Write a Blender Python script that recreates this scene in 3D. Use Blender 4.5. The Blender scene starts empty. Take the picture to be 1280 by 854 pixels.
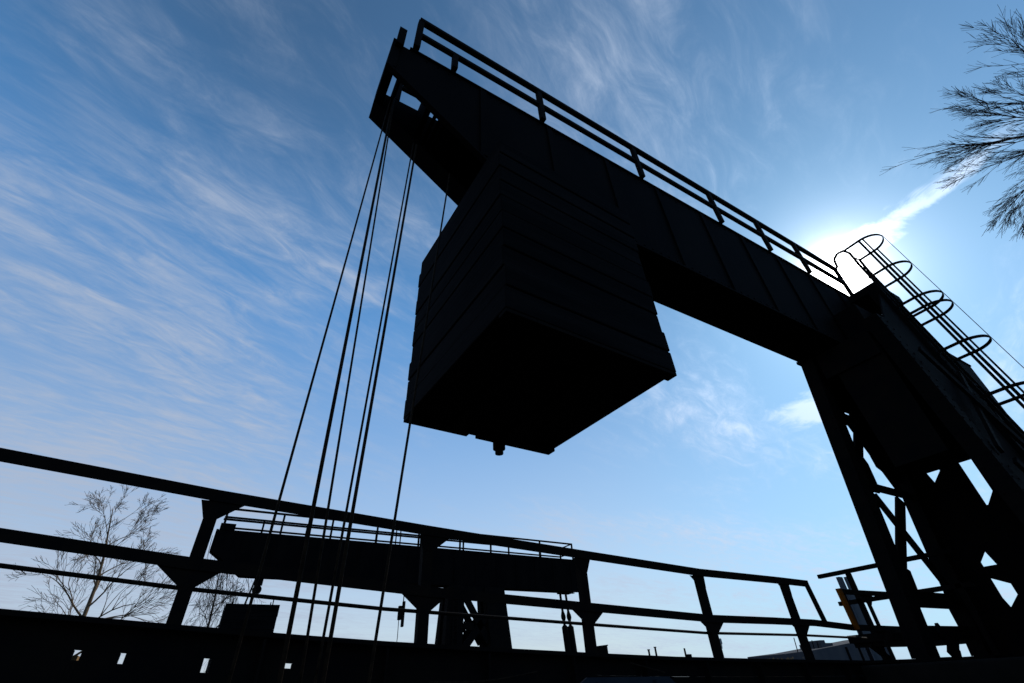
import bpy, bmesh, math, random
from math import radians, sin, cos, pi, sqrt
from mathutils import Vector, Matrix

scene = bpy.context.scene
col = scene.collection

# ------------------------------------------------------------------ camera
# eye of the photographer is the origin (z = 0), the ground lies 1.65 m below;
# X runs along the gantry beams, Y runs across to the far gantry.
F, YAW, PIT, ROL = 570.6, radians(58.04), radians(37.03), radians(-3.13)
fw = Vector((cos(YAW)*cos(PIT), sin(YAW)*cos(PIT), sin(PIT)))
r0 = Vector((sin(YAW), -cos(YAW), 0)); u0 = r0.cross(fw)
rt = r0*cos(ROL) + u0*sin(ROL); up = -r0*sin(ROL) + u0*cos(ROL)
cd = bpy.data.cameras.new('camera'); cam = bpy.data.objects.new('camera', cd); col.objects.link(cam)
cam.matrix_world = Matrix(((rt.x, up.x, -fw.x, 0), (rt.y, up.y, -fw.y, 0), (rt.z, up.z, -fw.z, 0), (0, 0, 0, 1)))
cd.sensor_width = 36; cd.lens = F/1280*36; cd.clip_start = .05; cd.clip_end = 20000
scene.camera = cam

# ------------------------------------------------------------------ sky and sun
SUN_AZ, SUN_EL = radians(13.44), radians(33.57)
sd = Vector((cos(SUN_AZ)*cos(SUN_EL), sin(SUN_AZ)*cos(SUN_EL), sin(SUN_EL)))
scene.view_settings.view_transform = 'Standard'; scene.view_settings.look = 'None'
scene.view_settings.exposure = 0.10; scene.view_settings.gamma = 1; scene.view_settings.use_curve_mapping = False

world = bpy.data.worlds.new('World'); scene.world = world; world.use_nodes = True
nt = world.node_tree; nt.nodes.clear(); N = nt.nodes.new; L = nt.links.new
def val(node, i, v):
    if hasattr(v, 'is_output'): L(v, node.inputs[i])
    else: node.inputs[i].default_value = v
def M(op, a, b=None, c=None, clamp=False):
    n = N('ShaderNodeMath'); n.operation = op; n.use_clamp = clamp
    val(n, 0, a)
    if b is not None: val(n, 1, b)
    if c is not None: val(n, 2, c)
    return n.outputs[0]
def VM(op, a, b=None):
    n = N('ShaderNodeVectorMath'); n.operation = op; val(n, 0, a)
    if b is not None: val(n, 1, b)
    return n.outputs['Value'] if op in ('DOT_PRODUCT', 'LENGTH', 'DISTANCE') else n.outputs[0]
def ramp(x, a, b, lo=0., hi=1., smooth=True):
    n = N('ShaderNodeMapRange'); n.interpolation_type = 'SMOOTHSTEP' if smooth else 'LINEAR'; n.clamp = True
    val(n, 0, x); n.inputs[1].default_value = a; n.inputs[2].default_value = b
    n.inputs[3].default_value = lo; n.inputs[4].default_value = hi
    return n.outputs[0]
def noise(vec, scale, detail=6, rough=.55, dist=0.):
    n = N('ShaderNodeTexNoise'); L(vec, n.inputs['Vector']); n.inputs['Scale'].default_value = scale
    n.inputs['Detail'].default_value = detail; n.inputs['Roughness'].default_value = rough
    n.inputs['Distortion'].default_value = dist
    return n.outputs['Fac']
def mixc(f, a, b, mode='MIX'):
    n = N('ShaderNodeMix'); n.data_type = 'RGBA'; n.blend_type = mode
    val(n, 0, f); val(n, 6, a); val(n, 7, b)
    return n.outputs[2]
def stretch(vec, ang, sx, sy, off=(0, 0, 0)):
    n = N('ShaderNodeMapping'); n.vector_type = 'TEXTURE'; L(vec, n.inputs[0])
    n.inputs['Rotation'].default_value = (0, 0, ang); n.inputs['Scale'].default_value = (sx, sy, 1)
    n.inputs['Location'].default_value = off
    return n.outputs[0]

sky = N('ShaderNodeTexSky'); sky.sky_type = 'NISHITA'; sky.sun_disc = False
sky.sun_elevation = SUN_EL; sky.sun_rotation = pi/2 - SUN_AZ
sky.air_density = 1.0; sky.dust_density = 0.12; sky.ozone_density = 1.5; sky.altitude = 200
tc = N('ShaderNodeTexCoord'); D = VM('NORMALIZE', tc.outputs['Generated'])
sep = N('ShaderNodeSeparateXYZ'); L(D, sep.inputs[0]); dz = sep.outputs[2]
zz = M('MAXIMUM', M('ADD', dz, .06), .02)
cmb = N('ShaderNodeCombineXYZ'); L(M('DIVIDE', sep.outputs[0], zz), cmb.inputs[0]); L(M('DIVIDE', sep.outputs[1], zz), cmb.inputs[1])
P = cmb.outputs[0]                                   # where the view ray meets the cloud layer
dsun = VM('DOT_PRODUCT', D, tuple(sd))
ang = M('ARCCOSINE', M('MINIMUM', dsun, .999999))    # angle from the sun
# cirrus: long combed streaks broken up by large soft patches
warp = N('ShaderNodeTexNoise'); L(P, warp.inputs['Vector']); warp.inputs['Scale'].default_value = 1.3; warp.inputs['Detail'].default_value = 3
wv = VM('MULTIPLY', VM('SUBTRACT', warp.outputs['Color'], (.5, .5, .5)), (.16, .16, 0))
PW = VM('ADD', P, wv)
s1 = noise(stretch(PW, radians(29), 1.0, .17, (.3, .1, 0)), 2.3, 13, .70, .35)
s2 = noise(stretch(PW, radians(4), 1.0, .12, (3.3, 7.1, 0)), 1.9, 13, .70, .35)
big = noise(stretch(PW, radians(25), 1.7, .8, (5.2, 1.4, 0)), 1.15, 5, .5)
big2 = noise(stretch(P, radians(10), 1.5, .9, (1.2, 4.4, 0)), .9, 4, .5)
sepP = N('ShaderNodeSeparateXYZ'); L(P, sepP.inputs[0]); px, py = sepP.outputs[0], sepP.outputs[1]
leftness = M('MULTIPLY', ramp(px, 1.2, -.4, .0, 1.0), ramp(py, .45, 1.25, .52, 1.))               # the veil thickens away from the sun
far = ramp(dz, .55, .03)                             # and towards the horizon
fine = noise(stretch(PW, radians(20), 1., .42, (9.1, 2.2, 0)), 5.5, 12, .66, .8)
fib = ramp(M('ADD', M('MULTIPLY', s1, .62), M('MULTIPLY', fine, .38)), .36, .66)
fib2 = ramp(M('ADD', M('MULTIPLY', s2, .6), M('MULTIPLY', fine, .4)), .38, .66)
m1 = ramp(M('ADD', M('ADD', M('MULTIPLY', big, 1.15), M('MULTIPLY', fine, .25)), M('ADD', M('MULTIPLY', leftness, .33), M('MULTIPLY', far, .12))), .74, 1.10)
m2 = ramp(M('ADD', M('ADD', M('MULTIPLY', big2, 1.2), M('MULTIPLY', fine, .3)), M('ADD', M('MULTIPLY', leftness, .10), M('MULTIPLY', far, .24))), .76, 1.12)
cir = M('ADD', M('MULTIPLY', m1, M('ADD', .14, M('MULTIPLY', fib, .66))), M('MULTIPLY', m2, M('ADD', .07, M('MULTIPLY', fib2, M('MULTIPLY', .52, ramp(dz, .90, .55, .45, 1.))))), clamp=True)
# the bright ragged trail beside the sun
pn = noise(P, 7, 7, .62, .6)
pn2 = noise(P, 2.6, 4, .55)
tx = M('ADD', M('SUBTRACT', M('SUBTRACT', px, M('MULTIPLY', py, .10)), 1.250), M('MULTIPLY', M('SUBTRACT', pn2, .5), .16))
tw = M('SUBTRACT', 1., M('DIVIDE', M('ABSOLUTE', tx), ramp(py, -.12, .26, .048, .10)), clamp=True)
te = M('MULTIPLY', ramp(py, -.17, .0), ramp(py, .55, .26))
trail = ramp(M('ADD', M('MULTIPLY', tw, 1.0), M('MULTIPLY', M('SUBTRACT', pn, .5), 2.8)), .30, .95)
trail = M('MULTIPLY', M('MULTIPLY', trail, te), ramp(tw, 0., .25))
# small cumulus puff left of the tower
pd = VM('LENGTH', VM('MULTIPLY', VM('SUBTRACT', P, (1.97, .83, 0)), (4.3, 4.8, 0)))
puff = ramp(M('ADD', M('SUBTRACT', 1., pd), M('MULTIPLY', M('SUBTRACT', pn, .5), 1.6)), .12, .75, 0, .75)
cl = M('MAXIMUM', M('MULTIPLY', cir, .80), M('MAXIMUM', M('MULTIPLY', trail, .66), puff), clamp=True)

skycol = mixc(1., sky.outputs[0], (.62, .96, 1.10, 1), 'MULTIPLY')
hz = M('MULTIPLY', M('POWER', ramp(dz, .66, -.03, smooth=False), 1.5), .94)
hzcol = mixc(ramp(M('SUBTRACT', sep.outputs[0], sep.outputs[1]), -.25, .5), (5.7, 5.85, 6.2, 1), (4.1, 5.7, 7.7, 1))
lift = M('ADD', 4.8, M('MULTIPLY', M('EXPONENT', M('MULTIPLY', ang, -3.2)), 10.))
cc = N('ShaderNodeVectorMath'); cc.operation = 'SCALE'; cc.inputs[0].default_value = (.80, .93, 1.18); L(lift, cc.inputs['Scale'])
blue = N('ShaderNodeVectorMath'); blue.operation = 'SCALE'; blue.inputs[0].default_value = (.22, 1.0, 2.4)
L(M('MULTIPLY', ramp(dz, .95, .58), ramp(ang, .25, 1.1)), blue.inputs['Scale'])   # bright thin overcast opposite the sun
skycol = mixc(1., skycol, blue.outputs[0], 'ADD')
out = mixc(hz, skycol, hzcol)
out = mixc(cl, out, cc.outputs[0])
# the sun and the bright air round it
core = M('ADD', M('MULTIPLY', M('EXPONENT', M('MULTIPLY', M('POWER', ang, 2.), -900.)), 90.), M('MULTIPLY', M('EXPONENT', M('MULTIPLY', ang, -24.)), 26.))
wide = M('MULTIPLY', M('EXPONENT', M('MULTIPLY', ang, -3.4)), 2.7)
for fac, colr in ((core, (1., .96, .90)), (wide, (.60, .95, 1.10))):
    ac = N('ShaderNodeVectorMath'); ac.operation = 'SCALE'; ac.inputs[0].default_value = colr; L(fac, ac.inputs['Scale'])
    out = mixc(1., out, ac.outputs[0], 'ADD')
bg = N('ShaderNodeBackground'); L(out, bg.inputs[0]); bg.inputs[1].default_value = 0.10
wo = N('ShaderNodeOutputWorld'); L(bg.outputs[0], wo.inputs[0])

sl = bpy.data.lights.new('sun', 'SUN'); sl.energy = 3.0; sl.angle = radians(.53); sl.color = (1, .95, .87)
so = bpy.data.objects.new('sun', sl); col.objects.link(so)
so.rotation_euler = (-sd).to_track_quat('-Z', 'Y').to_euler()

# ------------------------------------------------------------------ materials
def mat(name, c1, c2, scale=4., rough=.6, bump=.3, metal=0., bscale=None, stretchv=(1, 1, 1), detail=8, lo=.35, hi=.7, spec=.015):
    m = bpy.data.materials.new(name); m.use_nodes = True; t = m.node_tree
    b = t.nodes['Principled BSDF']; b.inputs['Specular IOR Level'].default_value = spec; b.inputs['Roughness'].default_value = rough; b.inputs['Metallic'].default_value = metal
    tcn = t.nodes.new('ShaderNodeTexCoord'); mp = t.nodes.new('ShaderNodeMapping'); mp.inputs['Scale'].default_value = stretchv
    t.links.new(tcn.outputs['Object'], mp.inputs[0])
    n = t.nodes.new('ShaderNodeTexNoise'); n.inputs['Scale'].default_value = scale; n.inputs['Detail'].default_value = detail
    t.links.new(mp.outputs[0], n.inputs['Vector'])
    r = t.nodes.new('ShaderNodeValToRGB'); r.color_ramp.elements[0].position = lo; r.color_ramp.elements[1].position = hi
    r.color_ramp.elements[0].color = (*c1, 1); r.color_ramp.elements[1].color = (*c2, 1)
    t.links.new(n.outputs['Fac'], r.inputs[0]); t.links.new(r.outputs[0], b.inputs['Base Color'])
    n2 = t.nodes.new('ShaderNodeTexNoise'); n2.inputs['Scale'].default_value = bscale or scale*5; n2.inputs['Detail'].default_value = 6
    t.links.new(mp.outputs[0], n2.inputs['Vector'])
    bu = t.nodes.new('ShaderNodeBump'); bu.inputs['Strength'].default_value = bump; bu.inputs['Distance'].default_value = .01
    t.links.new(n2.outputs['Fac'], bu.inputs['Height']); t.links.new(bu.outputs[0], b.inputs['Normal'])
    return m
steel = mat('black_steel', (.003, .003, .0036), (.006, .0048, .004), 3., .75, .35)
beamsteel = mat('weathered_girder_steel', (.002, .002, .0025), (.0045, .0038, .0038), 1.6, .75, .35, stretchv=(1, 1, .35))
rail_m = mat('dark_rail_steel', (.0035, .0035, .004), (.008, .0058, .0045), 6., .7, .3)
timber = mat('silhouette_timber', (.0020, .0021, .0026), (.0055, .0052, .0056), 2.2, .8, .6, stretchv=(.25, .25, 2.5))  # backlit darkness of the hanging block is put into this colour
concrete = mat('silhouette_concrete', (.005, .005, .0048), (.010, .009, .008), 2., .9, .5)  # near black: the shade of a backlit footing put into the concrete colour
rope_m = mat('wire_rope', (.007, .0055, .0045), (.022, .015, .010), 20, .5, .4)
grey_m = mat('grey_paint', (.07, .08, .10), (.11, .12, .135), 1.2, .7, .2, stretchv=(2, 2, .4))
orange_m = mat('orange_paint', (.15, .045, .004), (.10, .026, .003), 7., .6, .25)
hull_m = mat('hull_paint', (.035, .04, .05), (.06, .06, .065), .35, .75, .2, stretchv=(1, 1, .3))
bark = mat('grey_bark', (.075, .05, .032), (.16, .11, .065), 5, .9, .3)
barkd = mat('dark_bark', (.025, .02, .018), (.06, .048, .038), 5, .9, .3)
cinder = mat('cinder_ground', (.020, .018, .016), (.055, .05, .042), .6, .95, .8, bscale=25)
scrub_m = mat('dry_scrub', (.12, .07, .035), (.22, .14, .07), 2., .95, .6)
plate_m = mat('dull_plate', (.010, .015, .022), (.016, .021, .028), 3, .8, .2)  # blue sky light on the plate is put into its base colour
lampgrey = mat('cast_grey', (.22, .22, .22), (.34, .33, .32), 8, .5, .2)
glass_m = mat('lamp_glass', (.55, .50, .42), (.7, .62, .5), 8, .15, .05)

# ------------------------------------------------------------------ mesh helpers
class MB:
    def __init__(s): s.v = []; s.f = []; s.smooth = False
    def add(s, vs, fs):
        k = len(s.v); s.v += [tuple(v) for v in vs]; s.f += [tuple(i+k for i in f) for f in fs]; return s
    def hexa(s, a):
        return s.add(a, [(0, 3, 2, 1), (4, 5, 6, 7), (0, 1, 5, 4), (1, 2, 6, 5), (2, 3, 7, 6), (3, 0, 4, 7)])
    def box(s, x0, x1, y0, y1, z0, z1):
        return s.hexa([(x0, y0, z0), (x1, y0, z0), (x1, y1, z0), (x0, y1, z0), (x0, y0, z1), (x1, y0, z1), (x1, y1, z1), (x0, y1, z1)])
    def bar(s, a, b, w, h, ref=(0, 0, 1)):
        a, b = Vector(a), Vector(b); d = (b-a).normalized(); ref = Vector(ref)
        if abs(d.dot(ref)) > .98: ref = Vector((0, 1, 0)) if abs(d.y) < .9 else Vector((1, 0, 0))
        x = d.cross(ref).normalized(); y = x.cross(d)
        q = [(-w/2, -h/2), (w/2, -h/2), (w/2, h/2), (-w/2, h/2)]
        return s.hexa([a+x*i+y*j for i, j in q] + [b+x*i+y*j for i, j in q])
    def tube(s, pts, r, n=8, closed=False):
        pts = [Vector(p) for p in pts]; m = len(pts); rs = r if isinstance(r, (list, tuple)) else [r]*m
        vs = []; prev = None
        for i, p in enumerate(pts):
            d = (pts[min(i+1, m-1)] - pts[max(i-1, 0)]).normalized()
            if prev is None:
                ref = Vector((0, 0, 1)) if abs(d.z) < .9 else Vector((1, 0, 0)); x = d.cross(ref).normalized()
            else:
                x = (prev - d*prev.dot(d)).normalized()
            prev = x; y = d.cross(x)
            vs += [p + (x*cos(2*pi*k/n) + y*sin(2*pi*k/n))*rs[i] for k in range(n)]
        fs = [(i*n+k, i*n+(k+1) % n, (i+1)*n+(k+1) % n, (i+1)*n+k) for i in range(m-1) for k in range(n)]
        fs += [tuple(range(n))[::-1], tuple((m-1)*n+k for k in range(n))]
        return s.add(vs, fs)
    def prism(s, poly, axis, a, b):
        def P3(u, v, w): return {'x': (w, u, v), 'y': (u, w, v), 'z': (u, v, w)}[axis]
        n = len(poly); vs = [P3(u, v, a) for u, v in poly] + [P3(u, v, b) for u, v in poly]
        return s.add(vs, [tuple(range(n))[::-1], tuple(range(n, 2*n))] + [(i, (i+1) % n, n+(i+1) % n, n+i) for i in range(n)])
    def build(s, name, m, parent=None, bevel=0., smooth=False):
        me = bpy.data.meshes.new(name); me.from_pydata(s.v, [], s.f)
        bm = bmesh.new(); bm.from_mesh(me); bmesh.ops.recalc_face_normals(bm, faces=bm.faces); bm.to_mesh(me); bm.free()
        me.materials.append(m)
        if smooth:
            for p in me.polygons: p.use_smooth = True
        o = bpy.data.objects.new(name, me); col.objects.link(o)
        if parent is not None: o.parent = parent; o.matrix_parent_inverse = parent_matrix(parent).inverted()
        if bevel:
            md = o.modifiers.new('bevel', 'BEVEL'); md.width = bevel; md.segments = 2; md.limit_method = 'ANGLE'
        return o
def parent_matrix(o):
    m = Matrix.Translation(o.location) @ o.rotation_euler.to_matrix().to_4x4()
    return (parent_matrix(o.parent) @ o.matrix_parent_inverse @ m) if o.parent else m
def tag(o, label=None, cat=None, group=None, kind=None):
    if label: o['label'] = label
    if cat: o['category'] = cat
    if group: o['group'] = group
    if kind: o['kind'] = kind
    return o
def thing(name, loc, label, cat, group=None):
    o = bpy.data.objects.new(name, None); col.objects.link(o); o.location = loc; o.empty_display_size = .3
    return tag(o, label, cat, group)
rnd = random.Random(7)
GZ = -1.65

# ------------------------------------------------------------------ ground
g = MB()
xs = [-4000, -300, -80, -30] + list(range(-20, 41, 4)) + [60, 120, 400, 4000]
ys = [-4000, -300, -80, -30] + list(range(-20, 61, 4)) + [90, 150, 400, 4000]
vs = [(x, y, GZ) for y in ys for x in xs]; nx = len(xs)
g.add(vs, [(j*nx+i, j*nx+i+1, (j+1)*nx+i+1, (j+1)*nx+i) for j in range(len(ys)-1) for i in range(nx-1)])
tag(g.build('ground', cinder), kind='structure')

# ------------------------------------------------------------------ gantries
def handrail(parent, posts, x0, x1, y, zb, ztop, zmid, w=.07, endreturn=None, shorts=()):
    top = MB().bar((x0, y, ztop-w/2), (x1, y, ztop-w/2), w, w).build('handrail', rail_m, parent)
    MB().bar((x0, y+.006, zmid), (x1, y+.006, zmid), w*.8, w).build('mid_rail', rail_m, parent)
    for xp in posts:
        p = MB(); p.bar((xp, y, zb), (xp, y, ztop-w-.002), w*.85, w*1.1, (1, 0, 0))
        p.build('rail_post', rail_m, parent)
    for xp in shorts:
        MB().bar((xp, y, zb), (xp, y, zmid-w/2-.002), w, w, (1, 0, 0)).build('rail_post', rail_m, parent)

def girder_pair(parent, tip, end, y0, y1, zt, zb, ztip, xfull, stiff):
    """two riveted plate girders with a tapered nose, open between them at the tip"""
    prof = [(tip, zt-.04), (tip, ztip+.04), (xfull, zb+.04), (end, zb+.04), (end, zt-.04)]
    for k, (w0, f0, f1) in enumerate(((y0+.03, y0, y0+.275), (y1-.045, y1-.275, y1))):
        web = MB().prism(prof, 'y', w0, w0+.025)
        # flanges
        if k == 0: web.box(tip+.24, end, f0, f1, zt-.04, zt)
        else:      web.box(1.05+tip, end, f0, f1, zt-.04, zt)
        n1 = y0+.085 if k == 0 else f1
        web.bar((tip, (f0+n1)/2, ztip+.02), (xfull, (f0+n1)/2, zb+.02), n1-f0, .04)
        web.box(xfull+.003, end, f0, f1, zb, zb+.04)
        yy = w0-.010 if k == 0 else w0+.022            # rivet heads along both flanges
        x = tip+.5
        while x < end-.1:
            web.box(x, x+.025, yy, yy+.012, zt-.13, zt-.105)
            if x > xfull: web.box(x, x+.025, yy, yy+.012, zb+.1, zb+.125)
            x += .18
        gr = web.build('girder', beamsteel, parent)
        x = tip+1.4
        while x < end-.2:
            zlow = zb+.045 if x > xfull else zb+.045+(xfull-x)/(xfull-tip)*(ztip-zb)
            st = MB(); st.box(x, x+.02, w0-.095 if k else y0, w0-.002, zlow, zt-.045)
            st.box(x+.019, x+.11, w0-.02, w0-.003, zlow, zt-.046)
            st.build('stiffener', beamsteel, gr)
            x += stiff
    # end box, cross diaphragms at the open nose, grating, deck
    d = MB(); d.box(tip-.01, tip+.11, y0+.002, y1-.002, ztip+.002, zt-.002); d.build('end_plate', beamsteel, parent)
    d = MB(); d.box(tip+.205, tip+.235, y0+.06, y1-.06, ztip+.05, zt-.06); d.build('diaphragm', beamsteel, parent)
    d = MB(); d.box(tip+.66, tip+.74, y0+.06, y1-.06, ztip-.1, zt-.06); d.build('diaphragm', beamsteel, parent)
    for i in range(3):
        MB().box(tip+.80+i*.085, tip+.845+i*.085, y0+.06, y1-.06, ztip-.1, ztip-.03).build('grating_bar', beamsteel, parent)
    d = MB(); d.box(tip+1.06, end, y0+.277, y1-.277, zt-.03, zt-.004); d.build('walkway_deck', beamsteel, parent)
    d = MB(); d.box(xfull+.1, end-.3, y0+.277, y1-.277, zb+.006, zb+.03)
    x = xfull+.4
    while x < end-.3:
        d.box(x, x+.09, y0+.278, y1-.278, zb-.04, zb+.008); x += 1.25
    d.build('bottom_plate', beamsteel, parent)

def lerp(a, b, t): return a+(b-a)*t

def tower_leg(parent, f, z0, z1):
    """f(z) -> (x0,x1,y0,y1): a built-up box leg with plates and lacing, battered"""
    m = MB(); a = f(z0); b = f(z1)
    m.hexa([(a[0], a[2], z0), (a[1], a[2], z0), (a[1], a[3], z0), (a[0], a[3], z0), (b[0], b[2], z1), (b[1], b[2], z1), (b[1], b[3], z1), (b[0], b[3], z1)])
    m.box(a[0]-.12, a[1]+.12, a[2]-.12, a[3]+.12, z0-.04, z0-.002)
    r = m; z = z0+.25
    while z < z1-.1:                                   # rivet heads down both visible faces
        c = f(z)
        for xx in (c[0]+.04, c[1]-.065): r.box(xx, xx+.025, c[2]-.010, c[2]+.002, z, z+.025)
        for yy in (c[2]+.04, c[3]-.065): r.box(c[0]-.010, c[0]+.002, yy, yy+.025, z, z+.025)
        z += .2
    return m.build('tower_leg', steel, parent)

# ---- near gantry
near = thing('lifting_gantry', (11, 3.2, GZ), 'huge black steel lifting gantry close overhead with riveted beam, handrail, lattice tower and caged ladder', 'gantry', 'lifting gantries')
TIP, END, Y0, Y1, ZT, ZB, ZTIP = .13, 19.2, 2.97, 3.83, 7.6, 5.32, 6.76
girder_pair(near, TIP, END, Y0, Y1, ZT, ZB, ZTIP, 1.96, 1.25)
ledge = MB().box(.16, .27, 2.90, 2.972, 7.36, 7.90); ledge.build('tip_bracket', beamsteel, near)
handrail(near, [.45, 2.69, 4.95, 7.2, 8.85, 10.35, 12.24], .42, 12.3, 2.94, 7.6, 8.66, 8.10, .085, shorts=[1.06])
handrail(near, [.45, 2.69, 4.95, 7.2, 8.85, 10.35, 13, 15.5, 19], .42, 19.1, 3.82, 7.6, 8.66, 8.10, .07)

ypo = lambda z: 3.81+.1*(5.27-z)
ymo = lambda z: 1.78+.069*z
def legA(z): return (9.65, 10.0, ypo(z)-.25, ypo(z))
def legD(z): return (11.75, 12.1, ypo(z)-.25, ypo(z))
def legB(z): return (9.65, 10.0, ymo(z), ymo(z)+.26)
def legC(z): return (11.75, 12.12, ymo(z), ymo(z)+.26)
PZ = .02                                              # top of the tower footing
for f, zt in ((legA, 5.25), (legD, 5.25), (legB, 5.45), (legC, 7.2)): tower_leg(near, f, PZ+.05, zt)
# braces of the +Y face, seen from inside: X bracing between struts
def ybr(x0, z0, x1, z1, w=.15, off=.14):
    return MB().bar((x0, ypo(z0)-off, z0), (x1, ypo(z1)-off, z1), .05, w, (0, 0, 1) if abs(x1-x0) > .02 else (1, 0, 0))
for z0, w in ((4.13, .17), (2.725, .14), (.87, .24), (.40, .19)):
    ybr(10.03, z0, 11.72, z0, w, .13).build('strut', steel, near)
def diag(xc, zc, sl, za, zb, w, off):               # a diagonal through (xc, zc) with slope sl between two heights
    ybr(xc+(za-zc)/sl, za, xc+(zb-zc)/sl, zb, w, off).build('cross_brace', steel, near)
diag(10.72, 3.8, 1.38, 4.5, 3.05, .20, .08); diag(10.43, 3.8, -1.28, 4.2, 2.72, .23, .19)
diag(10.885, 2.03, 1.17, 2.62, 1.2, .20, .08); diag(10.76, 1.85, -1.06, 2.5, .95, .21, .19)
diag(11.0, .2, 1.0, .42, .07, .20, .08); diag(10.65, .25, -1.0, .46, .07, .20, .19)
def yplate(poly, off=.03):                           # a plate lying in the battered +Y face
    n = len(poly); q = [(x, ypo(z)-off-e, z) for e in (0, .02) for x, z in poly]
    MB().add(q, [tuple(range(n)), tuple(range(2*n-1, n-1, -1))] + [(i, (i+1) % n, n+(i+1) % n, n+i) for i in range(n)]).build('gusset_plate', steel, near)
yplate([(10.0, 4.36), (11.76, 4.36), (11.76, 5.24), (10.0, 5.24)])
yplate([(10.0, 4.04), (10.60, 4.04), (10.64, 4.355), (10.0, 4.355)])
yplate([(10.95, 4.05), (11.0, 3.9), (11.02, 3.45), (11.08, 3.25), (11.76, 3.0), (11.76, 4.355), (10.84, 4.355)])
yplate([(10.0, 2.68), (10.74, 2.68), (10.80, 2.80), (10.76, 3.26), (10.54, 3.55), (10.26, 3.2), (10.0, 3.1)])
yplate([(10.0, .8), (10.66, .8), (10.68, 1.33), (10.45, 1.4), (10.0, 1.6)])
# cap under the beam, cladding of the upper part, made-up solids added inside to block the sky
m = MB(); m.box(9.60, 12.16, 3.32, 3.86, 5.253, 5.315); m.box(9.67, 9.9, 2.45, 3.5, 4.7, 5.258); m.box(11.8, 12.015, 2.45, 3.5, 4.7, 5.258)
m.build('cap_beam', steel, near, bevel=.01)
m = MB(); m.prism([(2.42, 2.75), (3.22, 2.75), (3.30, 4.95), (2.42, 4.95)], 'x', 9.72, 9.75)
m.build('cladding_plate', steel, near)
# lattice panel of the +X face, built from plates that leave the openings
for poly in ([(2.12, .022), (2.762, .022), (2.968, .022), (2.968, 2.30), (2.94, 2.30), (2.762, 2.5), (2.762, 3.12), (2.968, 3.12), (2.968, 5.2), (2.30, 5.2), (2.20, 3.0)],
             [(2.97, .022), (3.31, .022), (3.31, 5.2), (2.97, 5.2)], [(3.538, .022), (4.12, .022), (3.60, 5.2), (3.538, 5.2)],
             [(3.312, .022), (3.536, .022), (3.536, .86), (3.50, .71), (3.312, .88)], [(3.312, 1.05), (3.536, 1.17), (3.536, 1.36), (3.312, 1.36)],
             [(3.312, 1.362), (3.336, 1.362), (3.39, 1.59), (3.536, 1.44), (3.536, 3.09), (3.5, 2.90), (3.312, 3.08)], [(3.312, 3.11), (3.536, 3.11), (3.536, 5.2), (3.312, 5.2)]):
    MB().prism(poly, 'x', 12.02, 12.05).build('lattice_plate', steel, near)
m = MB()
m.hexa([(10.02, ymo(.1)+.08, .1), (11.73, ymo(.1)+.08, .1), (11.73, ymo(.1)+.11, .1), (10.02, ymo(.1)+.11, .1),
        (10.02, ymo(5.3)+.08, 5.3), (11.73, ymo(7)+.08, 7.), (11.73, ymo(7)+.11, 7.), (10.02, ymo(5.3)+.11, 5.3)])
m.build('cladding_plate', steel, near)
for z0, z1 in ((.5, 2.4), (2.6, 4.6)):
    for a, b in ((9.98, 11.78), (11.78, 9.98)):
        off = -.05 if a < b else -.11
        MB().bar((a, ymo(z0)+off, z0), (b, ymo(z1)+off, z1), .05, .14).build('cross_brace', steel, near)
m = MB(); m.box(10.2, 12.0, 2.5, 2.96, 5.0, 6.2); m.build('filler_box', steel, near, bevel=.02)  # invented box and drum, added so the tower reads solid black
dr = MB().tube([(9.8, 2.9, 4.4), (11.9, 2.9, 4.4)], .42, 20).build('filler_drum', steel, near)
MB().tube([(10.6, 2.9, 4.4), (10.75, 2.9, 4.4)], .62, 24).build('filler_flange', steel, dr)
# top platform beside the beam
m = MB(); m.box(12.48, 12.90, 2.36, 2.955, 7.55, 7.61); m.box(12.48, 12.90, 2.36, 2.42, 7.38, 7.552); m.box(11.8, 13.0, 2.30, 2.96, 7.21, 7.402)
m.build('platform', steel, near)
m = MB(); m.box(12.0, 12.85, 2.02, 2.2, 4.42, 4.47).bar((12.1, 2.15, 3.9), (12.8, 2.1, 4.42), .05, .06); m.build('rest_bracket', steel, near)
# caged ladder on the outer side, following the batter of the tower
lad = thing('ladder', (12.1, 2.0, GZ), None, None); lad.parent = near; lad.matrix_parent_inverse = parent_matrix(near).inverted()
ly = lambda z: 1.60+.0955*z
lm = None
for k, x in enumerate((11.92, 12.36)):
    pts = [(x, ly(-1.5), -1.5), (x, ly(8.1), 8.1), (x, ly(8.1)+.02, 8.55), (x, ly(8.1)+.10, 8.72), (x, ly(8.1)+.25, 8.76), (x, ly(8.1)+.38, 8.66), (x, ly(8.1)+.42, 8.38)]
    if k: pts = pts[:3]
    mm = MB()
    for a, b in zip(pts, pts[1:]): mm.bar(a, b, .055, .03, (1, 0, 0))
    mm.build('side_rail', rail_m, lad)
z = -1.2
while z < 8.5:
    MB().tube([(11.92, ly(min(z, 8.1)), z), (12.36, ly(min(z, 8.1)), z)], .012, 6).build('rung', rail_m, lad); z += .3
def hoop(z, depth=.74):
    xa, xb = 11.74, 12.46; y = ly(z); xm = (xa+xb)/2; R = (xb-xa)/2
    pts = [(xa, y+.02, z), (xa, y-depth+R*1.05, z)]
    for i in range(1, 16):
        t = pi*i/16; pts.append((xm-R*cos(t), y-depth+R*1.05-R*1.05*sin(t), z))
    pts += [(xb, y-depth+R*1.05, z), (xb, y+.02, z)]
    mm = MB()
    for a, b in zip(pts, pts[1:]): mm.bar(a, b, .012, .062, (0, 0, 1))
    mm.box(xa, 11.95, y-.008, y+.008, z-.03, z+.03).box(12.33, xb, y-.008, y+.008, z-.03, z+.03)
    mm.build('cage_hoop', rail_m, lad)
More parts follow.
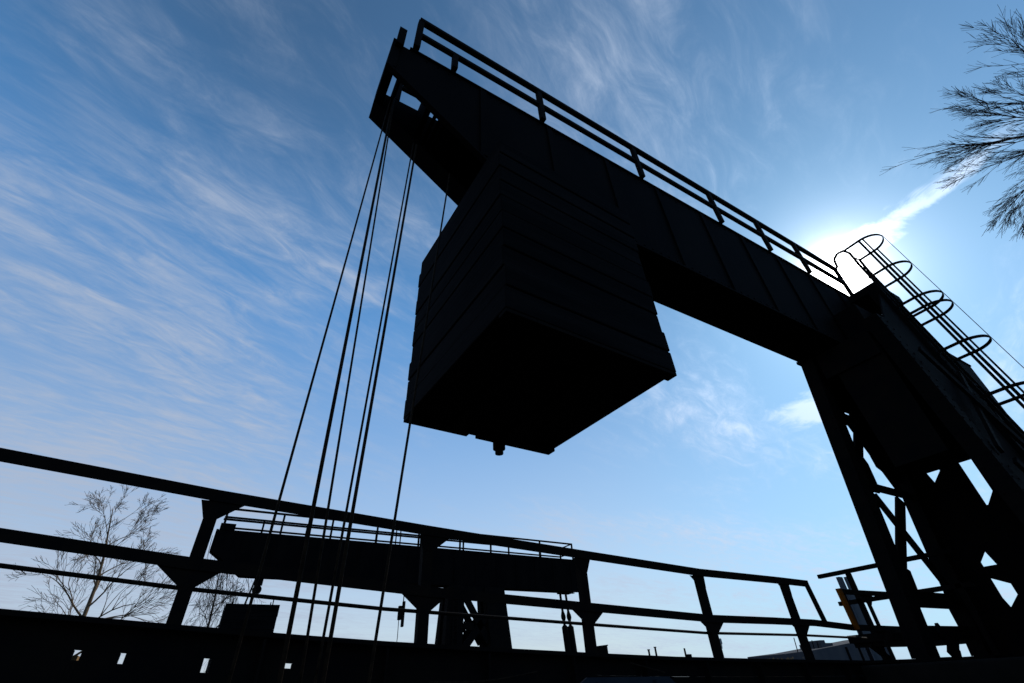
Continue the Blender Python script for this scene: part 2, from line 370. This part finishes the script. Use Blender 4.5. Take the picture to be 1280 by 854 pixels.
HZ = [8.58, 7.52, 6.49, 6.20, 5.16, 4.02, 2.95, 1.9, .85]
for z in HZ: hoop(z)
for x, dy in ((11.735, -.36), (12.465, -.36)):
    for e, w in ((0, .05), (-.085, .035)):
        MB().bar((x, ly(8.58)+dy+e, 8.6), (x, ly(.85)+dy+e, .85), .012, w, (0, 1, 0)).build('cage_strap', rail_m, lad)
MB().tube([(12.1, ly(8.58)-.75, 8.6), (12.1, ly(.85)-.75, .85)], .0065, 6).build('cage_wire', rail_m, lad)

# ---- concrete footing of the near tower
m = MB(); m.box(8.9, 14.5, .2, 4.75, GZ-.3, PZ-.001); m.box(8.7, 14.7, 0, 4.78, GZ-.3, -1.2)
tag(m.build('tower_footing', concrete, bevel=.03), 'concrete footing coloured silhouette-dark under the near gantry tower', 'footing')

# ---- far gantry
FY0, FY1 = 30.6, 31.5
fg = thing('lifting_gantry', (15.3, 31, GZ), 'distant twin lifting gantry seen behind the foreground railing, whole beam in view', 'gantry', 'lifting gantries')
girder_pair(fg, -.62, 23.85, FY0, FY1, 7.6, 5.40, 6.55, 1.15, 1.6)
handrail(fg, [-.35, 2.6, 5.4, 8.2, 11.0, 14.0, 16.4, 20.6, 23.6], -.45, 23.65, FY0+.05, 7.6, 8.78, 8.15, .10)
handrail(fg, [-.35, 1.7, 4.2, 8.6, 12.2, 15, 18.8, 21.6, 23.6], -.45, 23.65, FY1+.75, 7.6, 8.75, 8.12, .095)
for zz_ in (8.74, 8.13): MB().bar((23.62, FY0+.05, zz_), (23.62, FY1+.75, zz_), .07, .07).build('handrail', rail_m, fg)
m = MB(); m.box(-.45, 23.65, FY1+.003, FY1+.8, 7.52, 7.58); m.build('walkway_deck', beamsteel, fg)
for x in (9.6, 11.3):
    m = MB(); m.tube([(x, FY0+.5, 7.6), (x, FY0+.5, 8.85), (x+.12, FY0+.5, 9.0), (x+.28, FY0+.5, 8.9), (x+.3, FY0+.5, 7.6)], .04, 6)
    m.build('ladder_hoop', rail_m, fg)
for xa, xb in ((-.5, .25),): MB().box(xa, xb, FY0+.15, FY1-.15, 7.58, 7.97).build('sheave_box', steel, fg)
fyo = lambda z: 31.7+.06*(5.3-z); fyi = lambda z: 30.45-.06*(5.3-z)
fxa = lambda z: 13.2-.07*(5.3-z); fxb = lambda z: 17.3+.10*(5.3-z)
FZ = -.3
tower_leg(fg, lambda z: (fxa(z), fxa(z)+1.15, fyi(z), fyi(z)+.5), FZ, 5.38)
tower_leg(fg, lambda z: (fxb(z)-1.5, fxb(z), fyi(z), fyi(z)+.5), FZ, 5.38)
tower_leg(fg, lambda z: (fxa(z), fxa(z)+1.15, fyo(z)-.5, fyo(z)), FZ, 5.38)
tower_leg(fg, lambda z: (fxb(z)-1.5, fxb(z), fyo(z)-.5, fyo(z)), FZ, 5.38)
for yy, o in ((30.5, 0), (31.6, .1)):
    for a in ((14.3, 4.9, 16.1, 2.3), (16.0, 3.8, 14.3, 1.9), (14.3, 1.9, 16, 1.6), (14.3, 3.2, 15.0, 3.1)):
        MB().bar((a[0], yy+o, a[1]), (a[2], yy+o, a[3]), .1, .42).build('cross_brace', steel, fg)
for za, zb_ in ((.0, 1.75), (4.75, 5.39)): MB().box(14.3, 15.9, 30.56, 31.6, za, zb_).build('cladding_plate', steel, fg)
m = MB(); m.tube([(13.75, 30.2, FZ), (13.75, 30.2, 5.38)], .05, 6).tube([(13.45, 30.2, FZ), (13.45, 30.2, 5.38)], .05, 6)
z = 0
while z < 5.2: m.tube([(13.45, 30.2, z), (13.75, 30.2, z)], .03, 5); z += .35
m.build('ladder', steel, fg)
m = MB(); m.box(11.5, 20, 29, 33.4, GZ-.3, FZ-.045)
tag(m.build('tower_footing', concrete, bevel=.03), 'concrete footing below the distant gantry tower, behind the plate girder', 'footing')

# ------------------------------------------------------------------ counterweights
def counterweight(x0, x1, y0, y1, z0, z1, zbeam, label, seed, hang=True):
    R = random.Random(seed)
    o = thing('counterweight', ((x0+x1)/2, (y0+y1)/2, z0), label, 'counterweight', 'counterweights under the gantry beams')
    m = MB(); n = 10; h = (z1-z0)/n
    for i in range(n):
        j = [R.uniform(-.012, .012) for _ in range(4)]; gp = .006
        a, b = z0+i*h+gp, z0+(i+1)*h-gp
        m.box(x0+j[0], x1+j[1], y0+j[2], y1+j[3], a, b)
    m.box(x0+.04, x1-.04, y0+.04, y1-.04, z0+.02, z1-.02)
    m.build('block', timber, o, bevel=.01)
    for q in ((x0, x0+.78, y1-.14, y1-.004), (x0+.90, x1-.004, y1-.14, y1-.004), (x0, x1-.004, y0+.004, y0+.12), (x0+.5, x0+.7, y0+.125, y1-.145), (x1-.8, x1-.6, y0+.125, y1-.145)):
        MB().box(*q, z0-.03, z0+.004).build('bottom_plate', steel, o)
    s = MB(); s.tube([(x0+1.22, y1-.02, z0+.02), (x0+1.22, y1-.02, z0-.11)], .075, 12).tube([(x0+1.22, y1-.02, z0-.10), (x0+1.22, y1-.02, z0-.17)], .05, 12); s.build('drain_stub', steel, o)
    for x in (x0+.3, x1-.3):
        for y in (y0+.55, y1-.55):
            if hang:
                MB().bar((x, y, z1-.1), (x, y, zbeam), .12, .06, (1, 0, 0)).build('hanger', steel, o)
            else:
                MB().tube([(x, y, z1-.05), (x, y, z1+.32)], .03, 6).build('lifting_lug', steel, o)
    if hang:                                       # yoke between the hangers and the beam
        MB().box(x0+.15, x1-.15, y0+.95-.3, y1-.95+.3, z1+.06, zbeam-.06).build('yoke', steel, o)
    return o
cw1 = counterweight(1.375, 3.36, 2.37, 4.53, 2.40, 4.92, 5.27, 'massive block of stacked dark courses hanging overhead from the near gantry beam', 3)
cw1.rotation_euler.z = radians(2.3)               # it hangs slightly turned
cw2 = counterweight(.88, 3.38, 30.0, 32.2, 1.2, 3.98, 5.4, 'distant dark counterweight block hanging by a pulley under the far beam tip', 5, hang=False)
for a, b, r in (((1.75, 31, 3.98), (1.98, 31, 5.40), .045), ((2.05, 31, 3.98), (2.16, 31, 5.4), .03)): MB().tube([a, b], r, 8).build('hanging_rope', rope_m, cw2)
m = MB(); m.tube([(2.16, 30.93, 4.78), (2.16, 31.07, 4.78)], .23, 20); m.box(2.0, 2.36, 30.9, 31.1, 5.0, 5.395); m.build('pulley', steel, cw2)
m = MB(); m.box(22.2, 23.2, 30.85, 31.25, 5.28, 5.396)
m.build('tie_plate', beamsteel, fg)

# turnbuckle ties at the far beam's rear end
for k, x in enumerate((22.35, 22.85)):
    t = thing('tie_rod', (x, 31.05, FZ), ('left' if k == 0 else 'right')+' one of two tie rods with turnbuckles hanging from the far beam end', 'tie rod', 'tie rods at the far beam end')
    dx = .45
    P0 = Vector((x, 31.05, 5.277)); P1 = Vector((x+dx, 31.05, GZ))
    def pt(s): return P0.lerp(P1, s)
    MB().tube([pt(0), pt(1)], .085, 8).build('rod', steel, t)
    MB().tube([pt(.16), pt(.20), pt(.22), pt(.25)], [.09, .17, .17, .09], 8).build('collar', steel, t)
    MB().tube([pt(.28), pt(.30), pt(.55), pt(.58)], [.09, .22, .22, .09], 8).build('turnbuckle', steel, t)

# ------------------------------------------------------------------ wire ropes at the near beam tip
ropes = [((.298, 5.68), (.194, -1.6), .009, 'leftmost of the six wire ropes below the near beam tip, set apart'),
         ((.368, 5.66), (.501, -1.6), .014, 'second and thickest of the six ropes from the left, below the near beam tip'),
         ((.397, 5.65), (.636, -1.6), .009, 'third of the six ropes from the left, thin, beside the thick one'),
         ((.722, 5.50), (.646, -1.6), .009, 'fourth rope from the left, thin one of a close pair below the beam'),
         ((.766, 5.50), (.688, -1.6), .013, 'fifth rope from the left, thicker one of a close pair below the beam'),
         ((1.245, 5.11), (.886, -1.6), .0105, 'rightmost wire rope passing behind the left corner of the hanging block')]
for (a, b, r, lab) in ropes:
    A = Vector((a[0], 3.4, a[1])); B = Vector((b[0], 3.4, b[1])); d = (A-B)/(A.z-B.z)
    top = B + d*((6.8 if a[0] < .5 else 5.9 if a[0] < 1 else 5.6)-B.z); bot = B + d*(GZ-B.z)
    o = tag(MB().tube([bot, top], r, 8).build('wire_rope', rope_m, smooth=True), lab, 'wire rope', 'wire ropes below the near beam tip')
    sk = MB().tube([bot, bot+d*.25, bot+d*.3], [r*2.2, r*2.2, r], 8).build('socket', steel, o)
m = MB(); m.box(-.1, 1.3, 3.2, 3.6, GZ-.05, GZ+.12); m.box(.0, 1.2, 3.32, 3.48, GZ+.122, GZ+.2)
tag(m.build('anchor_block', concrete), 'low anchor block on the ground where the wire ropes end', 'anchor')

# ------------------------------------------------------------------ plate girder and guard railing of the apron
YR = 4.9
def table(xs, zs):
    def f(x):
        if x <= xs[0]: return zs[0]+(zs[1]-zs[0])/(xs[1]-xs[0])*(x-xs[0])
        for i in range(len(xs)-1):
            if x <= xs[i+1]: return zs[i]+(zs[i+1]-zs[i])/(xs[i+1]-xs[i])*(x-xs[i])
        return zs[-1]
    return f
zbase = table([-4, -1.22, -.22, .73, 1.5, 2.85, 3.89, 5.05, 6.96, 9.28, 26], [.78, .57, .49, .42, .37, .30, .25, .20, .14, .08, .02])
ztop = table([-4, -1.73, -.25, 1.9, 3.93, 5.89, 7.76, 8.54], [1.83, 1.65, 1.53, 1.41, 1.315, 1.225, 1.205, 1.19])
zmid = table([-4, -1.46, -.22, 1.9, 3.86, 5.95, 7.27, 8.3, 9.32, 11.07, 16], [1.26, 1.08, .965, .83, .745, .655, .645, .63, .575, .555, .53])
zthin = table([-4, -1.35, -.21, 1.47, 2.78, 3.82, 5.85, 8.02, 9.79], [1.07, .85, .75, .64, .585, .54, .455, .43, .385])
gd = thing('plate_girder', (4, YR, GZ), 'long dark plate girder across the bottom of the view, carrying the guard railing', 'girder')
def strip(xs, ftop, fbot, y0, y1):
    m = MB(); n = len(xs)
    vs = [(x, y, f(x)) for x in xs for y, f in ((y0, fbot), (y1, fbot), (y1, ftop), (y0, ftop))]
    fs = [(i*4+k, i*4+(k+1) % 4, (i+1)*4+(k+1) % 4, (i+1)*4+k) for i in range(n-1) for k in range(4)]
    fs += [(0, 1, 2, 3), (4*n-4, 4*n-1, 4*n-2, 4*n-3)]
    return m.add(vs, fs)
GX = [-4, -2.6, -1.22, -.7, -.22, .25, .73, 1.1, 1.5, 2.2, 2.85, 3.4, 3.89, 4.5, 5.05, 6, 6.96, 8, 9.28, 12, 16, 26]
strip(GX, zbase, lambda x: zbase(x)-.035, YR-.13, YR+.13).build('top_flange', steel, gd)
# upper web, then a lower course of plates with four gaps
strip(GX, lambda x: zbase(x)-.037, lambda x: zbase(x)-.19, YR-.012, YR+.012).build('web', steel, gd)
gaps = [(-.715, -.665), (-.44, -.405), (.10, .15), (.69, .745)]
edges = [-4] + [e for g_ in gaps for e in g_] + [26]
m = MB()
for a, b in zip(edges[::2], edges[1::2]):
    xs = [a] + [x for x in GX if a < x < b] + [b]
    s_ = strip(xs, lambda x: zbase(x)-.192, lambda x: GZ-.1, YR-.03, YR+.03); m.add(s_.v, s_.f)
for (a, b), hb in zip(gaps, (.055, .06, .085, .03)):
    xs = [a+.001, b-.001]
    s_ = strip(xs, lambda x: zbase(x)-.195-hb, lambda x: GZ-.1, YR-.03, YR+.03); m.add(s_.v, s_.f)
m.build('lower_web', steel, gd)
x = -3.6
while x < 25:
    if not any(a-.12 < x < b+.05 for a, b in gaps):
        MB().box(x, x+.02, YR-.12, YR-.035, zbase(x)-1.2, zbase(x+.02)-.045).build('stiffener', steel, gd)
    x += 1.02
strip([-4, 0, 4, 9, 16, 26], lambda x: zbase(x)-.42, lambda x: zbase(x)-.5, YR-.11, YR-.032).build('stringer_angle', steel, gd)
# timber baulks lying behind the gaps
m = MB(); m.box(-1.2, -.69, YR+.05, YR+.2, zbase(-.9)-.33, zbase(-.9)-.235); m.build('baulk', scrub_m, gd)

rl = thing('guard_railing', (3, YR, .3), 'long foreground guard railing of black angle iron with gusseted posts, above the girder', 'railing', 'guard railings')
def angle_rail(name, xs, f, h, parent):
    m = strip(xs, f, lambda x: f(x)-h, YR-.075, YR-.060)
    s_ = strip(xs, f, lambda x: f(x)-.014, YR-.0595, YR+.03); m.add(s_.v, s_.f)
    return m.build(name, rail_m, parent)
RX = [-4, -1.7, -.17, 1.86, 3.88, 5.95, 7.76, 8.54]
angle_rail('top_rail', RX, ztop, .098, rl)
angle_rail('mid_rail', [-4, -1.46, -.22, 1.86, 3.88, 5.95, 7.27, 7.95, 8.3, 9.32, 11.07, 16], zmid, .09, rl)
m = MB(); m.tube([(x, YR+.02, zthin(x)) for x in (-4, -1.35, -.21, .6, 1.47, 2.1, 2.78, 3.82, 4.8, 5.85, 7, 8.02, 9.79)], .0165, 8); m.build('pipe_rail', rail_m, rl, smooth=True)
for i, xp in enumerate((-2.25, -.175, 1.85, 3.87, 5.95, 7.93)):
    w = .105
    m = MB(); m.box(xp-w/2, xp+w/2, YR-.056, YR-.044, zbase(xp)+.002, ztop(xp)-.02); m.box(xp-w/2, xp-w/2+.012, YR-.0435, YR+.03, zbase(xp)+.002, ztop(xp)-.02)
    p = m.build('post', rail_m, rl)
    zt_, zm_ = ztop(xp)-.095, zmid(xp)-.085
    l1, r1 = (.06, .20) if i < 3 else (.10, .07) if i == 3 else (.17, .02)
    MB().prism([(xp-w/2-l1, zt_), (xp+w/2+r1, zt_), (xp+w/2+.002, zt_-.15), (xp-w/2-.002, zt_-.15)], 'y', YR-.0585, YR-.0565).build('gusset_plate', rail_m, p)
    m = MB()
    m.prism([(xp-w/2-.20, zm_+.02), (xp+w/2+.20, zm_+.02), (xp+w/2+.005, zm_-.13), (xp-w/2-.005, zm_-.13)], 'y', YR-.0585, YR-.0565)
    m.build('gusset_plate', rail_m, p)
# sloping end member of the railing
MB().bar((8.50, YR-.05, ztop(8.54)-.01), (8.62, YR-.05, zmid(8.6)-.02), .012, .13, (1, 0, 0)).build('end_post', rail_m, rl)

# second railing with the orange end post
r2 = thing('guard_railing', (10, YR, .1), 'short guard railing beside the tower, its end post painted orange', 'railing', 'guard railings')
MB().bar((9.38, YR-.05, 1.06), (13.5, YR-.05, 1.10), .05, .075).build('top_rail', rail_m, r2)
o = MB().bar((9.34, YR-.09, 1.10), (9.40, YR-.09, .50), .10, .05, (0, 1, 0)).build('end_post', orange_m, r2); o['label'] = 'orange painted end post'
m = MB(); m.box(10.16, 10.28, YR-.056, YR-.044, zbase(10.2)+.002, 1.03); m.prism([(9.95, .52), (10.5, .52), (10.29, .38), (10.15, .38)], 'y', YR-.058, YR-.0565); m.prism([(10.0, 1.03), (10.45, 1.03), (10.29, .88), (10.15, .88)], 'y', YR-.058, YR-.0565); m.build('post', rail_m, r2)
MB().box(13.3, 13.42, YR-.056, YR-.044, zbase(13.3)+.002, 1.05).build('post', rail_m, r2)

# walkway on the tower with its own handrail, running away across the slip
wk = thing('access_walkway', (11.5, 6, .3), 'small steel walkway with tilted-looking pipe rails projecting left from the near tower', 'walkway')
MB().bar((11.3, 3.6, 1.60), (11.3, 6.12, 1.60), .075, .075).build('handrail', rail_m, wk)
MB().bar((11.3, 3.6, 1.06), (11.3, 5.92, 1.06), .075, .075).build('mid_rail', rail_m, wk)
for y in (5.50, 3.8):
    MB().bar((11.3, y, .06), (11.3, y, 1.56), .085, .075, (1, 0, 0)).build('post', rail_m, wk)
m = MB(); m.box(10.95, 14.2, 5.05, 5.85, .37, .50); m.box(11.0, 14.2, 5.1, 5.8, .30, .372); m.build('deck', steel, wk)
MB().bar((10.98, 5.5, .33), (11.6, 5.2, -.3), .06, .09).build('knee_brace', steel, wk)

# grey steel column behind the railings
gc = thing('steel_column', (13.8, 6.9, GZ), 'pale grey steel column with notched head standing behind the orange post', 'column')
m = MB()
for y in (6.75, 6.86): m.box(13.40, 13.98, y, y+.025, GZ, 1.55)
m.box(13.65, 13.70, 6.773, 6.862, GZ, 1.549); m.build('column_shaft', grey_m, gc)
for xa, xb, zz_ in ((13.42, 13.58, 1.82), (13.78, 13.93, 1.84)): MB().box(xa, xb, 6.778, 6.855, 1.45, zz_).build('head_lug', grey_m, gc)

# ------------------------------------------------------------------ small things
fl = thing('flood_lamp', (6.09, 4.95, .32), 'small grey flood lamp fixed to a railing post, glass facing down', 'lamp')
m = MB(); m.box(6.055, 6.15, 4.93, 5.02, .33, .395); m.box(6.0, 6.06, 4.95, 4.98, .35, .38); m.build('housing', lampgrey, fl, bevel=.006)
m = MB(); m.prism([(6.08, .28), (6.135, .28), (6.145, .329), (6.065, .329)], 'y', 4.94, 5.01); m.build('lens', glass_m, fl)
tag(MB().box(4.04, 4.14, 4.92, 5.0, zbase(4.1)-.0, .325).bar((4.03, 4.96, .322), (4.15, 4.96, .332), .085, .012).build('stub_post', steel), 'short square stub post standing on the girder beside a railing post', 'post')
hk = thing('hook_block', (10.4, 30.4, 3.3), 'small hook block with a trailing rope, hanging below the far beam by the railing post', 'hook')
MB().tube([(10.4, 30.85, 5.45), (10.4, 30.85, 4.4)], .03, 6).build('rope', rope_m, hk)
m = MB(); m.box(10.12, 10.34, 30.75, 30.95, 3.45, 4.2).box(10.36, 10.52, 30.75, 30.95, 3.1, 4.45); m.build('block', steel, hk, bevel=.04)
m = MB(); m.tube([(10.2, 30.85, 3.45), (10.22, 30.85, 2.6), (10.15, 30.85, 1.5), (10.18, 30.85, GZ)], .022, 5); m.build('trailing_rope', rope_m, hk)
m = MB(); m.hexa([(3.0, 4.325, -.14), (4.62, 4.325, -.14), (4.62, 4.355, -.14), (3.0, 4.355, -.14), (3.36, 4.35, .036), (4.44, 4.35, .012), (4.44, 4.38, .012), (3.36, 4.38, .036)])
m.box(3.45, 3.51, 4.30, 4.37, GZ, -.005).box(4.2, 4.26, 4.30, 4.37, GZ, -.01)
tag(m.build('cover_plate', plate_m), 'steel cover plate with blue sky light in its colour, at the bottom edge below the railing', 'plate')
tag(MB().tube([(4.25, 4.70, .15), (4.45, 4.70, .11), (4.75, 4.70, .05)], .006, 6).build('loose_cable', rope_m), 'thin loose cable slanting down over the dark girder, right of the stub post', 'cable')
ch = MB()
for i in range(46):
    t = i/45; c = Vector((1.9+1.1*t, 4.70, .06+.045*t-.03*sin(pi*t))); h = .017
    ch.tube([c-Vector((h, 0, h*.25)), c+Vector((h, 0, h*.25))], .006, 5)
tag(ch.build('chain', rope_m), 'slack chain hanging across the face of the dark girder', 'chain')

# far off: poles and a moored barge
for i, (x, y, h, lab) in enumerate(((97, 100, 5.6, 'shorter of two neighbouring far poles low on the horizon'), (99.3, 100, 6.1, 'taller of two neighbouring far poles low on the horizon'), (109.5, 100, 5.9, 'far pole with a bulky foot, standing alone on the horizon'))):
    p = thing('utility_pole', (x, y, GZ), lab, 'pole', 'poles on the horizon')
    MB().tube([(x, y, GZ), (x, y, h)], [.32, .22], 8).build('shaft', steel, p)
    m = MB()
    if i == 2: m.box(x+.2, x+1.6, y-.5, y+.5, GZ, 4.6)
    else: m.box(x-.24, x+.24, y-.24, y+.24, h-.02, h+.2)
    m.build('transformer' if i == 2 else 'cap', steel, p)
bg_ = thing('barge', (115, 62, GZ), 'low grey barge hull with thin masts far behind the railing end', 'boat')
def hullx(t): return lerp(96, 132, t)
m = MB(); n = 8
vs = []
for i in range(n+1):
    t = i/n; x = lerp(95.5, 126, t); y = 60+ (0 if t > .12 else (0.12-t)*30); z = lerp(2.6, 5.0, t)
    vs += [(x, y, GZ), (x, y+8, GZ), (x, y+8, z), (x, y, z)]
fs = [(i*4+k, i*4+(k+1) % 4, (i+1)*4+(k+1) % 4, (i+1)*4+k) for i in range(n) for k in range(4)] + [(0, 1, 2, 3), (4*n, 4*n+3, 4*n+2, 4*n+1)]
m.add(vs, fs); m.build('hull', hull_m, bg_)
for x, h in ((97.5, 5.0), (99, 4.3), (101.5, 5.2), (103, 4.6), (104.5, 4.4)):
    MB().tube([(x, 62, 2.6), (x+.3, 62, h)], .09, 6).build('mast', steel, bg_)
m = MB(); m.box(105, 109, 61.5, 66, 2.9, 4.1).box(106, 107.5, 62, 65, 4.1, 4.6); m.build('deckhouse', hull_m, bg_)
for i, x in enumerate((110, 114.5, 119, 123.5)): MB().box(x, x+.35, 59.7, 59.97, -1.2, 3.3).build('fender', steel, bg_)
sc = MB(); R = random.Random(4)
for i in range(1400):
    x = R.uniform(58, 78); y = R.uniform(44, 50); hgt = 2.0 + 1.15*math.exp(-((x-69)/3.)**2)
    z = GZ+R.uniform(0, 1)**.6*hgt; s_ = R.uniform(.08, .22)
    a = R.uniform(0, pi); sc.add([(x-s_*cos(a), y-s_*sin(a), z-s_*.6), (x+s_*cos(a), y+s_*sin(a), z-s_*.4), (x+R.uniform(-.2, .2), y, z+s_)], [(0, 1, 2)])
tag(sc.build('scrub', scrub_m), 'brown dry scrub on the bank below the far barge', 'scrub', kind='stuff')

# ------------------------------------------------------------------ bare trees
def grow(mb, p, d, length, r, depth, R, droop=0., spread=.6, kids=(3, 5), segs=5, wob=.12, minr=.004, ratio=.6):
    pts = [p]; rs = [r]; d = d.normalized(); nodes = []
    for i in range(segs):
        d = (d + Vector((R.gauss(0, wob), R.gauss(0, wob), R.gauss(0, wob) - droop))).normalized()
        p = p + d*(length/segs); pts.append(p); rs.append(max(minr, r*(1-.75*(i+1)/segs))); nodes.append((p, d, rs[-1], (i+1)/segs))
    mb.tube(pts, rs, 6 if r > .06 else 4 if r > .02 else 3)
    if depth <= 0: return
    k = R.randint(*kids)
    for j in range(k):
        t = R.uniform(.25, 1.0); i = min(segs-1, int(t*segs)); q, dd, rr, tt = nodes[i]
        ax = dd.cross(Vector((R.gauss(0, 1), R.gauss(0, 1), R.gauss(0, 1)))).normalized()
        nd = dd*cos(spread*R.uniform(.7, 1.25)) + ax*sin(spread*R.uniform(.7, 1.25))
        grow(mb, q, nd, length*ratio*R.uniform(.75, 1.2)*(1.15-.35*tt), max(minr, rr*.72), depth-1, R, droop, spread, kids, max(3, segs-1), wob, minr, ratio)

def bare_tree(name, base, h, lean, label, m_, seed, limbs=9, depth=3, droop=0., spread=.6, start=.3, minr=.012, llen=.42, r0_=.2, upb=.75, extra=None):
    R = random.Random(seed)
    t = thing(name, base, label, 'tree', 'bare winter trees')
    b = Vector(base); pts = []; rs = []
    for i in range(9):
        s = i/8; pts.append(b + Vector((lean[0]*s*s*h + .03*h*sin(s*6+seed)*s, lean[1]*s*s*h, h*s*.97))); rs.append(r0_*(1-.88*s))
    MB().tube(pts, rs, 10).build('trunk', m_, t, smooth=True)
    cr = MB()
    for k in range(limbs):
        s = lerp(start, .97, (k+.5)/limbs); i = min(7, int(s*8)); q = pts[i].lerp(pts[i+1], s*8-i)
        a = k*2.4+R.uniform(-.4, .4)
        dv = Vector((cos(a), sin(a), upb+.5*s)); grow(cr, q, dv, h*llen*(1.15-.75*s), r0_*.42*(1.2-s), depth, R, droop, spread, (4, 6), 6, .12, minr)
    if extra: extra(cr, R)
    cr.build('crown', m_, t)
    return t
bare_tree('bare_tree', (-6.9, 45, GZ), 14.0, (-.05, 0), 'bare brownish tree with spreading twigs far left, behind the girder', bark, 11, 15, 3, -.015, .5, .27, .010, .33, .22, .6)
# birch with hanging twigs
def weep(cr, R):
    for k in range(42):
        x = R.uniform(-1.2, 1.9); y = 40+R.uniform(-1.2, 1.2); z = R.uniform(5.2, 9.6); p = Vector((x, y, z)); L_ = R.uniform(2., 4.5)
        grow(cr, p, Vector((R.gauss(0, .15), R.gauss(0, .15), -1)), L_, .016, 2, R, .10, .7, (3, 5), 6, .16, .007, .42)
bare_tree('weeping_tree', (.3, 40, GZ), 9.8, (.02, 0), 'bare weeping tree with thin hanging twigs, behind the far counterweight', barkd, 5, 8, 2, .05, .6, .5, .014, .30, .16, .6, weep)
# tree at the right edge, its trunk outside the view
def reach(cr, R):
    root = Vector((15.4, -4.6, 7.6)); hub = Vector((14.6, -2.5, 9.6))
    cr.tube([(16, -6, 4.5), root, hub], [.17, .12, .075], 8)
    targets = [((12.65, .12, 10.28), .034), ((12.9, -.75, 10.5), .028), ((12.7, -1.3, 11.2), .026), ((12.6, -2.2, 12.0), .026), ((13.3, -.3, 9.7), .026), ((13.9, -.5, 8.9), .026),
               ((14.3, -.25, 8.3), .026), ((13.5, -.15, 9.2), .026), ((14.0, .05, 8.5), .022), ((12.95, -.3, 10.0), .022), ((13.1, -2.6, 12.2), .024), ((14.8, -.5, 7.7), .024), ((13.2, -1.4, 10.0), .026), ((13.7, -1.1, 9.3), .026), ((14.6, -1.0, 8.4), .024), ((13.0, -1.9, 10.8), .024)]
    for tgt, r in targets:
        v = (Vector(tgt)-hub)*(.87 if r < .03 else 1.0)
        grow(cr, hub, v + Vector((0, 0, .10*v.length)), v.length*1.02, r, 2, R, .012, .36, (13, 17) if r < .03 else (6, 8), 9, .055, .0034, .36)
bare_tree('overhanging_tree', (16.3, -6.6, GZ), 13, (-.02, .02), 'bare tree reaching in from the right edge with fine dark branches', barkd, 21, 7, 3, .0, .5, .45, .006, .30, .24, .7, reach)
